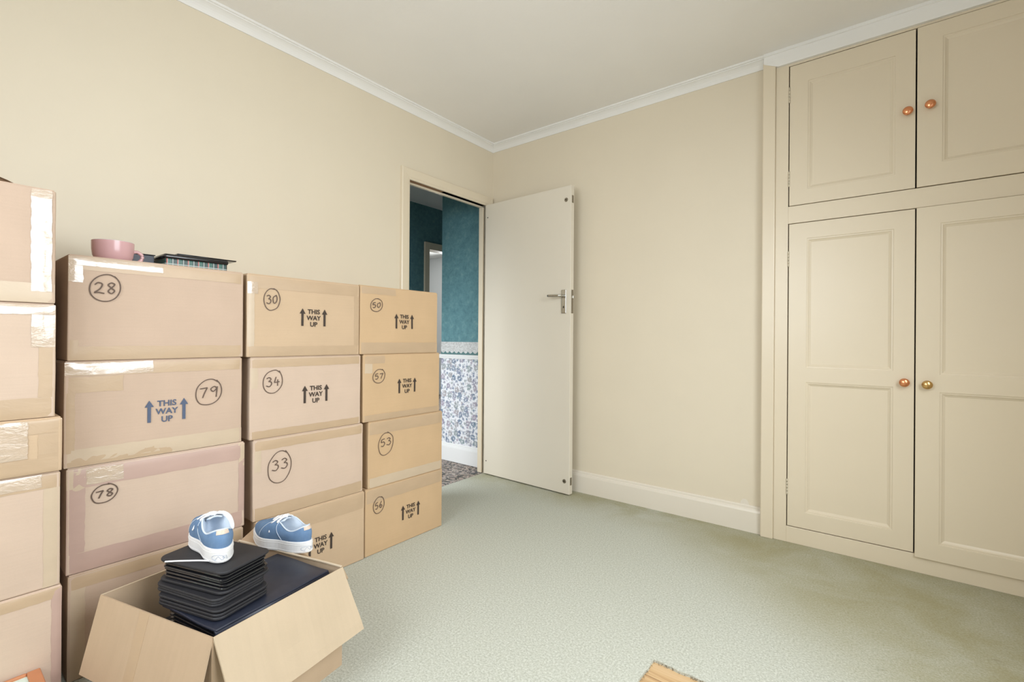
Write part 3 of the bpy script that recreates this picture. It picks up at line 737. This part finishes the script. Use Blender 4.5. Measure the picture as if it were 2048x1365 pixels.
# curled lid flap on the topmost left box
v, f = [], []
for i in range(13):
    a = i / 12
    for j in range(5):
        b = j / 4
        v.append((XA - .03 - b * .16, -2.78 + a * .245, 1.3865 + .030 * math.sin(math.pi * min(1, a * 1.0)) ** .8 * (1 - b * .3)))
n0 = len(v); v += [(x, y, z - .0) if z < 1.387 else (x, y, z - .004) for x, y, z in v]
for i in range(12):
    for j in range(4):
        a = i * 5 + j; f.append((a, a + 5, a + 6, a + 1)); f.append((n0 + a, n0 + a + 1, n0 + a + 6, n0 + a + 5))
tag(py_obj('cardboard_sheet', v, f, 'card_c', smooth=True), 'curled brown cardboard sheet on the topmost left box', 'cardboard')

# ------------------------------------------------------------------ open box
RZ = 0.295
Fp, Rp, Lp = Vector((1.095, -2.273, 0)), Vector((1.025, -1.895, 0)), Vector((.66, -2.387, 0)); Bp = Lp + Rp - Fp
ob = tag(empty('open_cardboard_box', tuple((Fp + Bp) / 2)), 'open cardboard box with splayed flaps full of black folders', 'box')
OB = Vector((Fp + Bp) / 2)
def slab(name, quad, th, mat, par=ob, nrm=None, sub=8, wob=0.0, seed=0):
    """thick curved sheet over a 4-corner patch"""
    q = [Vector(p) for p in quad]; n_ = (q[1] - q[0]).cross(q[3] - q[0]).normalized()
    v, f = [], []; S = sub
    for side in (0, 1):
        for i in range(S + 1):
            for j in range(S + 1):
                a, b = i / S, j / S
                p = (q[0] * (1 - a) + q[1] * a) * (1 - b) + (q[3] * (1 - a) + q[2] * a) * b
                p = p + n_ * (wob * b * noise.noise(Vector((a * 3 + seed, b * 2, seed)))) + n_ * (th * (side - .5)) - OB
                v.append(tuple(p))
    N = (S + 1) ** 2
    for i in range(S):
        for j in range(S):
            a = i * (S + 1) + j
            f.append((a, a + 1, a + S + 2, a + S + 1)); f.append((N + a, N + a + S + 1, N + a + S + 2, N + a + 1))
    ring = [i * (S + 1) for i in range(S + 1)] + [S * (S + 1) + j for j in range(1, S + 1)] + [i * (S + 1) + S for i in range(S - 1, -1, -1)] + [j for j in range(S - 1, 0, -1)]
    for k in range(len(ring)):
        a, b = ring[k], ring[(k + 1) % len(ring)]; f.append((a, N + a, N + b, b))
    bm = bmesh.new(); bv = [bm.verts.new(p) for p in v]
    for q_ in f: bm.faces.new([bv[i] for i in q_])
    bmesh.ops.recalc_face_normals(bm, faces=bm.faces)
    return bm_obj(name, bm, mat, par)
Z = Vector((0, 0, 1)); CT = 0.0045
for a, b in ((Fp, Rp), (Rp, Bp), (Bp, Lp), (Lp, Fp)):
    slab('side_panel', (a, b, b + Z * RZ, a + Z * RZ), CT, 'card_open', sub=3)
slab('base_panel', (Lp + Z * .004, Fp + Z * .004, Rp + Z * .004, Bp + Z * .004), .005, 'card_open', sub=2)
def flap(a, b, out, ln, th_deg, taper, seed, wob=.008, mat='card_open'):
    th = math.radians(th_deg); d = out * (ln * math.cos(th)) - Z * (ln * math.sin(th)); t = (b - a).normalized() * taper
    up_ = Z * (RZ + .001)
    return slab('flap', (a + up_, b + up_, b + up_ + d - t, a + up_ + d + t), CT, mat, wob=wob, seed=seed)
n1 = Vector((.983, .182, 0)); n2 = Vector((.253, -.967, 0))
flap(Fp, Rp, n1, .185, 61, .0, 3, mat='card_open_y')
flap(Lp, Fp, n2, .190, 76, .0, 5, .0)
slab('flap', (Rp + Z * (RZ + .001), Bp + Z * (RZ + .001), Vector((.515, -1.925, .300)), Vector((.995, -1.855, .235))), CT, 'card_open', seed=8)
flap(Bp, Lp, -n1, .150, 82, .004, 9, .0, 'card_open_y')
th_ = math.radians(76); dd_ = n2 * math.cos(th_) - Z * math.sin(th_); up_n = n2 * math.sin(th_) + Z * math.cos(th_); ta, tb = Lp.lerp(Fp, .40) + Z * (RZ + .001), Lp.lerp(Fp, .48) + Z * (RZ + .001)
slab('tape', (ta + up_n * .0027, tb + up_n * .0027, tb + dd_ * .188 + up_n * .0027, ta + dd_ * .188 + up_n * .0027), .0006, 'tape_tan', sub=4)

slab('cut_edge', (Bp + Z * (RZ + .0045), Rp + Z * (RZ + .0045), Rp + Z * (RZ + .0045) + n2 * .007, Bp + Z * (RZ + .0045) + n2 * .007), .003, 'card_cut', sub=6, wob=.002)
# black folders and disc wallets
def place(name, label, cat, loc, rz, group=None, rx=0.0, ry=0.0):
    return tag(empty(name, loc, rot=(rx, ry, rz)), label, cat, group)
GB = 'black folders and wallets in the open box'
DB = math.atan2(Rp.y - Fp.y, Rp.x - Fp.x) - R90      # long side of box: local y along F->R
c0 = Fp * .94 + Bp * .06
bf = place('ring_folder', 'large navy black folder lying along the front of the open box', 'folder', (1.068, -2.257, .216), DB, GB)
def cshape(sx, sy, sz, t, r):
    """folder: spine at +x side, covers top and bottom"""
    bm = rbox(sx, sy, t, r * .5, (6, 6, 1), lambda q: q + Z * .004 * noise.noise(q * 9), (-sx, 0, sz - t))
    return bm
bm_obj('cover', cshape(.235, .335, .078, .007, .006), 'navy_vinyl', bf, smooth=True)
bm_obj('cover', rbox(.235, .335, .006, .003, (3, 3, 1), None, (-.235, 0, 0)), 'navy_vinyl', bf, smooth=True)
sp = []
for i in range(9):
    a = -R90 + math.pi * i / 8; sp.append((.010 * math.cos(a) - .004, .039 + .036 * math.sin(a)))
v = [(x, 0.0, z) for x, z in sp] + [(x, .335, z) for x, z in sp] + [(x - .006, 0.0, .039 + (z - .039) * .85) for x, z in sp] + [(x - .006, .335, .039 + (z - .039) * .85) for x, z in sp]
f = []
for i in range(8):
    f += [(i, 9 + i, 10 + i, i + 1), (18 + i, 19 + i, 28 + i, 27 + i), (i, i + 1, 19 + i, 18 + i), (9 + i, 27 + i, 28 + i, 10 + i)]
py_obj('spine', v, f, 'navy_vinyl', bf, smooth=True)
for k in range(6):
    bm_obj('sleeve_page', rbox(.20, .312, .004, .0015, (2, 2, 1), None, (-.222, .012, .010 + k * .0095)), 'sleeve', bf)
def wallet(label, loc, rz, sx, sy, h, nsl, gap, seed, tilt=(0, 0)):
    e = place('disc_wallet', label, 'wallet', loc, rz, GB, tilt[0], tilt[1]); rng = random.Random(seed)
    def rr(q):  # round plan corners
        return q
    def plate(name, z0, t, inset, mat, dx=0, dy=0):
        r = .022; pts = []
        for (cx, cy, a0) in ((sx - r, r, -R90), (sx - r, sy - r, 0), (r, sy - r, R90), (r, r, math.pi)):
            for k in range(7):
                a = a0 + R90 * k / 6; pts.append((cx + (r - inset) * math.cos(a) + dx, cy + (r - inset) * math.sin(a) + dy))
        n = len(pts); bm = bmesh.new(); rings = []
        for (zz, ins) in ((z0, .002), (z0 + t * .3, 0), (z0 + t * .7, 0), (z0 + t, .002)):
            ring = []
            for x, y in pts:
                d = Vector((sx / 2 - x, sy / 2 - y)).normalized() * ins
                ring.append(bm.verts.new((x + d.x, y + d.y, zz + .0025 * noise.noise(Vector((x * 14, y * 14, seed + zz * 40))))))
            rings.append(ring)
        for a, b in zip(rings, rings[1:]):
            for k in range(n): bm.faces.new((a[k], a[(k + 1) % n], b[(k + 1) % n], b[k]))
        bm.faces.new(rings[0][::-1]); bm.faces.new(rings[-1])
        return bm_obj(name, bm, mat, e)
    plate('cover', h - .007, .007, 0, 'black_cloth')
    plate('cover', 0, .007, 0, 'black_cloth')
    for k in range(nsl):
        plate('sleeve_page', .009 + (h - .019) * k / max(1, nsl), .0050 if nsl > 3 else .0022, .006 + rng.uniform(0, .004), 'sleeve', rng.uniform(-.004, .004), rng.uniform(-.004, .004))
    zp = plate('zip_band', .0072, h * .28 - .0, .001, 'black_cloth') if nsl < 4 else None
    return e
WA = math.atan2(.0715, .2205)
wallet('black disc wallet with pale shoe on its cover, topmost in the open box', (.795, -2.300, .345), WA, .242, .150, .058, 5, 0, 2)
wallet('thin black zipped wallet second from the top of the pile in the open box', (.800, -2.308, .323), WA - .03, .236, .150, .020, 2, 0, 3)
wallet('black zipped wallet under the pile, resting on the large folder', (.824, -2.312, .2975), WA - .02, .232, .155, .025, 2, 0, 4)
lf_ = place('document_case', 'black case lying deep at the left of the open box', 'folder', (.80, -2.325, .012), DB, GB)
bm_obj('body', rbox(.130, .33, .17, .012, (3, 4, 3), lambda q: q + Z * .003 * noise.noise(q * 8), (-.105, 0.0, 0)), 'black_cloth', lf_, smooth=True)
v_, f_ = tube(catmull([(-.04, .08, .168), (-.04, .09, .183), (-.04, .17, .186), (-.04, .25, .183), (-.04, .26, .168)], 5), .006, 8)
py_obj('handle', v_, f_, 'black_cloth', lf_, smooth=True)
uf = place('box_file', 'dark box file at the bottom of the open box', 'folder', (1.055, -2.255, .012), DB, GB)
bm_obj('body', rbox(.20, .332, .180, .008, (2, 2, 2), None, (-.20, 0.0, 0)), 'black_cloth', uf)
bm_obj('lid_edge', rbox(.203, .335, .005, .002, (1, 1, 1), None, (-.2015, -.0015, .180)), 'black_cloth', uf)

# ------------------------------------------------------------------ canvas shoes
def sstep(a, b, x):
    t = min(1, max(0, (x - a) / (b - a))); return t * t * (3 - 2 * t)
def shoe(label, loc, rz, mirror=1, loose=False, rot=(0, 0)):
    e = tag(empty('canvas_shoe', loc, rot=(rot[0], rot[1], rz)), label, 'shoe', 'pair of blue canvas shoes')
    Ln, K = 0.256, 64
    def outl(ph, k=1.0):
        s = (1 - math.cos(ph)) / 2; sg = 1 if ph <= math.pi else -1
        base = max(0, 1 - abs(2 * s - 1) ** 2.6) ** .5
        wdt = .0390 + .011 * math.exp(-((s - .68) / .2) ** 2) - .004 * math.exp(-((s - .4) / .12) ** 2)
        cen = .006 * mirror * sstep(.45, 1, s)
        x = Ln * .5 + (s - .5) * Ln * k
        return x, sg * base * wdt * k + cen, s
    def spring(s): return .010 * max(0, (s - .72) / .28) ** 2
    PH = [2 * math.pi * i / K for i in range(K)]
    # sole
    v, f = [], []
    rings = [(0, .965), (.003, 1.0), (.016, 1.005), (.0305, 1.0), (.0325, .985), (.0335, .95)]
    for z, k in rings:
        for ph in PH:
            x, y, s = outl(ph, k); hz_ = z * (1 + .12 * (1 - s)); v.append((x, y, hz_ + spring(s)))
    for r in range(len(rings) - 1):
        for i in range(K): f.append((r * K + i, r * K + (i + 1) % K, (r + 1) * K + (i + 1) % K, (r + 1) * K + i))
    f = [q[::-1] for q in f]
    f.append(tuple(range(K))); f.append(tuple((len(rings) - 1) * K + i for i in range(K - 1, -1, -1)))
    bm = bmesh.new(); bv = [bm.verts.new(p) for p in v]
    for q in f: bm.faces.new([bv[i] for i in q])
    bmesh.ops.recalc_face_normals(bm, faces=bm.faces)
    bm_obj('sole', bm, 'rubber', e, smooth=False)
    for z0, k in ((.0245, 1.006), (.006, 1.006)):
        v_, f_ = tube([(outl(ph, k)[0], outl(ph, k)[1], z0 * (1 + .12 * (1 - outl(ph)[2])) + spring(outl(ph)[2])) for ph in PH], .0007, 5, True)
        py_obj('foxing_line', v_, f_, 'rubber', e, smooth=True)
    # upper
    def mouth(ph):
        um = (1 - math.cos(ph)) / 2; sg = math.sin(ph)
        x = .014 + um * (.172 - .014)
        y = sg * (.033 - .014 * sstep(.35, .95, um)) + .003 * mirror * um
        z = .084 - .016 * math.sin(math.pi * min(1, um / .55)) ** 1.5 + .006 * math.exp(-((um - .68) / .14) ** 2) - .012 * sstep(.8, 1, um)
        return Vector((x, y, z))
    def surf(ph, t):
        x, y, s = outl(ph, .955); b = Vector((x, y, .0325 * (1 + .12 * (1 - s)) + spring(s))); m = mouth(ph)
        toe = sstep(.55, 1, s); h = t ** (1.7 + .1 * toe)
        zz = b.z + (m.z - b.z) * (1 - (1 - t) ** (1.25 + .75 * toe))
        bul = math.sin(math.pi * t) * .004
        out = Vector((x - Ln * .45, y * 1.6, 0)).normalized() * bul
        return Vector((b.x + (m.x - b.x) * h, b.y + (m.y - b.y) * h, zz)) + out
    NT = 12; v, f = [], []
    for r in range(NT + 1):
        for ph in PH: v.append(tuple(surf(ph, r / NT)))
    for r in range(NT):
        for i in range(K): f.append((r * K + i, r * K + (i + 1) % K, (r + 1) * K + (i + 1) % K, (r + 1) * K + i))
    py_obj('upper', v, [q[::-1] for q in f], 'canvas', e, smooth=True)
    # lining
    v, f = [], []; steps = [(0, 0), (.25, .004), (.6, .007), (1.0, .006)]
    for t, ins in steps:
        for ph in PH:
            m = mouth(ph); x, y, s = outl(ph, .80); b = Vector((x * .8 + .02, y, .031))
            c = Vector((.085, 0, 0)); d = (Vector((c.x, c.y, 0)) - Vector((m.x, m.y, 0))).normalized() * (ins + .0016)
            p = m.lerp(Vector((m.x, m.y, .032)), t) + d; v.append(tuple(p))
    for r in range(len(steps) - 1):
        for i in range(K): f.append((r * K + i, r * K + (i + 1) % K, (r + 1) * K + (i + 1) % K, (r + 1) * K + i))
    f.append(tuple((len(steps) - 1) * K + i for i in range(K)))
    py_obj('lining', v, f, 'lining', e, smooth=True)
    v_, f_ = tube([mouth(ph) for ph in PH], .0024, 6, True); py_obj('collar_binding', v_, f_, 'lining', e, smooth=True)
    # tongue
    v, f = [], []
    TP = [(.176, .060, .010), (.160, .069, .013), (.140, .077, .016), (.122, .085, .018), (.108, .090, .018), (.101, .092, .013)]
    for side in (0, 1):
        for (x, z, hw) in TP:
            for j in range(7):
                a = -1 + 2 * j / 6; v.append((x, a * hw, z + .004 * (1 - a * a) - side * .004))
    N = len(TP) * 7
    for i in range(len(TP) - 1):
        for j in range(6):
            a = i * 7 + j; f += [(a, a + 1, a + 8, a + 7), (N + a, N + a + 7, N + a + 8, N + a + 1)]
    for i in range(len(TP) - 1):
        f += [(i * 7, i * 7 + 7, N + i * 7 + 7, N + i * 7), (i * 7 + 6, N + i * 7 + 6, N + i * 7 + 13, i * 7 + 13)]
    for j in range(6):
        a = (len(TP) - 1) * 7 + j; f.append((a, a + 1, N + a + 1, N + a))
    py_obj('tongue', v, f, 'lining', e, smooth=True)
    # laces
    L = []
    for k, um in enumerate((.64, .74, .84, .93)):
        ph = math.acos(1 - 2 * um); a, b = mouth(ph), mouth(2 * math.pi - ph)
        for (q0, q1, dz) in ((a, b, .006), ):
            d = (q0 - q1).normalized() * .006
            L.append(tube(catmull([q0 + d - Z * .003, q0 + Z * .003, (q0 + q1) / 2 + Z * dz + Z * .003, q1 + Z * .003, q1 - d - Z * .003], 4), .0046, 6, False, .45))
    kn = (mouth(math.acos(1 - 1.28)) + mouth(2 * math.pi - math.acos(1 - 1.28))) / 2 + Z * .006
    for s in (-1, 1):
        L.append(tube(catmull([kn, kn + Vector((.008, s * .018, .002)), kn + Vector((.020, s * .032, -.010)), kn + Vector((.030, s * .024, -.014)), kn + Vector((.014, s * .010, -.004)), kn], 5), .004, 6, False, .6))
        if not (loose and s == -1): L.append(tube(catmull([kn, kn + Vector((.012, s * .016, .002)), kn + Vector((.022, s * .034, -.016)), kn + Vector((.020, s * .046, -.038))], 5), .0026, 6, False, .6))
    L.append(tube(catmull([kn + Vector((-.004, -.005, 0)), kn + Vector((0, 0, .005)), kn + Vector((.004, .005, 0))], 4), .005, 8))
    if loose:
        L.append(tube(catmull([(.030, .026, .004), (.050, .044, .0035), (.068, .064, .003), (.086, .086, .003), (.104, .112, .003)], 6), .0030, 6, False, .6))
        pts = [mouth(math.pi * (1.08 + .62 * k / 20)) + Vector((0, -.004, .0)) for k in range(21)]
        py_obj('padded_collar', *tube(pts, [.002 + .0050 * math.sin(math.pi * k / 20) ** .7 for k in range(21)], 10), 'lace', e, smooth=True)
    for q in L: py_obj('lace', *q, 'lace', e, smooth=True)
    # stitched seams
    S = []
    for sg in (0, 1):
        for (p0, p1, p2) in ((1.25, 1.40, 1.78), (2.05, 1.95, 2.02)):
            pts = []
            for k in range(14):
                t = .04 + .92 * k / 13; ph = p0 * (1 - t) ** 2 + 2 * p1 * t * (1 - t) + p2 * t * t
                if sg: ph = 2 * math.pi - ph
                p = surf(ph, t); q = Vector((p.x - .12, p.y, p.z - .03)); pts.append(p + Vector((0, 1 if not sg else -1, .6)).normalized() * .0008)
            py_obj('stitched_seam', *tube(pts, .0009, 5), 'thread', e, smooth=True)
    # heel tab and emblem
    v, f = [], []
    for i in range(7):
        ph = -.40 + .80 * i / 6
        for t in (.70, .80, .90, .97): v.append(tuple(surf(ph % (2 * math.pi), t) + Vector((-.0014, 0, .0003))))
    for i in range(6):
        for j in range(3): a = i * 4 + j; f.append((a, a + 1, a + 5, a + 4))
    py_obj('heel_tab', v, f, 'tan_leather', e, smooth=True)
    E_ = []
    def heelp(u, z):
        ph = (u / .022) % (2 * math.pi); x, y, s = outl(ph, 1.0); return (x - .0012, y, z * 1.12)
    E_.append(tube([heelp(.006 + .0065 * math.cos(a), .014 + .0065 * math.sin(a)) for a in [math.pi * (-.4 + 1.7 * k / 14) for k in range(15)]], .0006, 5))
    E_.append(tube([heelp(u, z) for u, z in ((-.004, .009), (-.003, .018), (.001, .018), (.001, .014), (-.002, .014), (.002, .009), (.006, .018), (.009, .010))], .0006, 5))
    py_obj('emblem', *merge(*E_), 'emblem', e)
    return e
shoe('blue canvas shoe standing heel first on the black disc wallet', (.968, -2.203, .4045), math.atan2(.16, -.98), 1, True)
shoe('blue canvas shoe seen side on, standing on the flap of the open box', (.864, -1.906, .3000), math.atan2(-.065, -.24), -1, False)

# ------------------------------------------------------------------ things on top of box 28
TOP = 1.2295
mg = tag(empty('wide_cup', (.325, -2.298, TOP)), 'wide low pink cup on the box marked 28', 'cup')
pr_ = [(0, 0), (.034, 0), (.036, .003), (.046, .012), (.052, .026), (.0545, .045), (.055, .072)]
v_, f_ = lathe(pr_, 40); py_obj('bowl', v_, f_, 'pink', mg, smooth=True)
v_, f_ = lathe([(.055, .072), (.0535, .0735), (.052, .072), (.051, .045), (.048, .026), (.040, .010), (0, .006)], 40); py_obj('inner_glaze', v_, f_, 'pink_in', mg, smooth=True)
v_, f_ = tube(catmull([(.0, .050, .046), (.0, .064, .049), (.0, .077, .038), (.0, .074, .022), (.0, .060, .012), (.0, .043, .014)], 6), .0055, 10); py_obj('handle', v_, f_, 'pink', mg, smooth=True)
tn = tag(empty('tartan_tin', (.22, -2.045, TOP)), 'tartan sided tin with glossy black lid beside the pink cup', 'tin')
bm_obj('body', rbox(.155, .205, .048, .006, (2, 3, 1), None, (-.0775, -.1025, 0)), 'tartan', tn)
bm_obj('lid', rbox(.162, .212, .018, .007, (2, 3, 1), None, (-.081, -.106, .044)), 'black_gloss', tn, smooth=True)
tr_ = tag(empty('black_tray', (.215, -2.035, TOP + .0625), rot=(-.004, 0, 0)), 'thin black tray lying on the tartan tin', 'tray')
bm_obj('base', rbox(.15, .200, .003, .0012, (1, 1, 1), None, (-.075, -.073, 0)), 'black_gloss', tr_)
v_, f_ = tube([(-.075, -.071, .003), (.075, -.071, .003), (.075, .126, .003), (-.075, .126, .003)], .0018, 6, True); py_obj('rim', v_, f_, 'black_gloss', tr_, smooth=True)
nb = tag(empty('black_notebook', (.17, -2.165, TOP)), 'dark notebook between the pink cup and the tartan tin', 'notebook')
bm_obj('cover', rbox(.13, .14, .003, .001, (1, 1, 1), None, (-.06, -.135, .056)), 'black_cloth', nb)
bm_obj('cover', rbox(.13, .14, .003, .001, (1, 1, 1), None, (-.06, -.135, 0)), 'black_cloth', nb)
bm_obj('pages', rbox(.125, .135, .0525, .001, (1, 1, 1), None, (-.06, -.133, .0032)), 'navy_vinyl', nb)

# ------------------------------------------------------------------ wooden frame on the carpet
pf = tag(empty('wooden_frame', (.568, -2.492, 0)), 'orange brown wooden frame with pale mint panel on the carpet at the lower left', 'frame')
FZ = .118; fwid = .026; Lx, Ly = .30, .40
def fr(name, b): return bm_obj(name, rbox(b[1] - b[0], b[3] - b[2], b[5] - b[4], .003, org=(b[0], b[2], b[4])), 'frame_wood', pf)
fr('rail', (0, Lx, -fwid, 0, 0, FZ)); fr('rail', (0, Lx, -Ly, -Ly + fwid, 0, FZ))
fr('rail', (0, .008, -Ly + fwid, -fwid, 0, FZ)); fr('rail', (Lx - fwid, Lx, -Ly + fwid, -fwid, 0, FZ))
boxes('picture_panel', [(.008, Lx - fwid, -Ly + fwid, -fwid, FZ - .012, FZ - .007)], 'mint', pf)
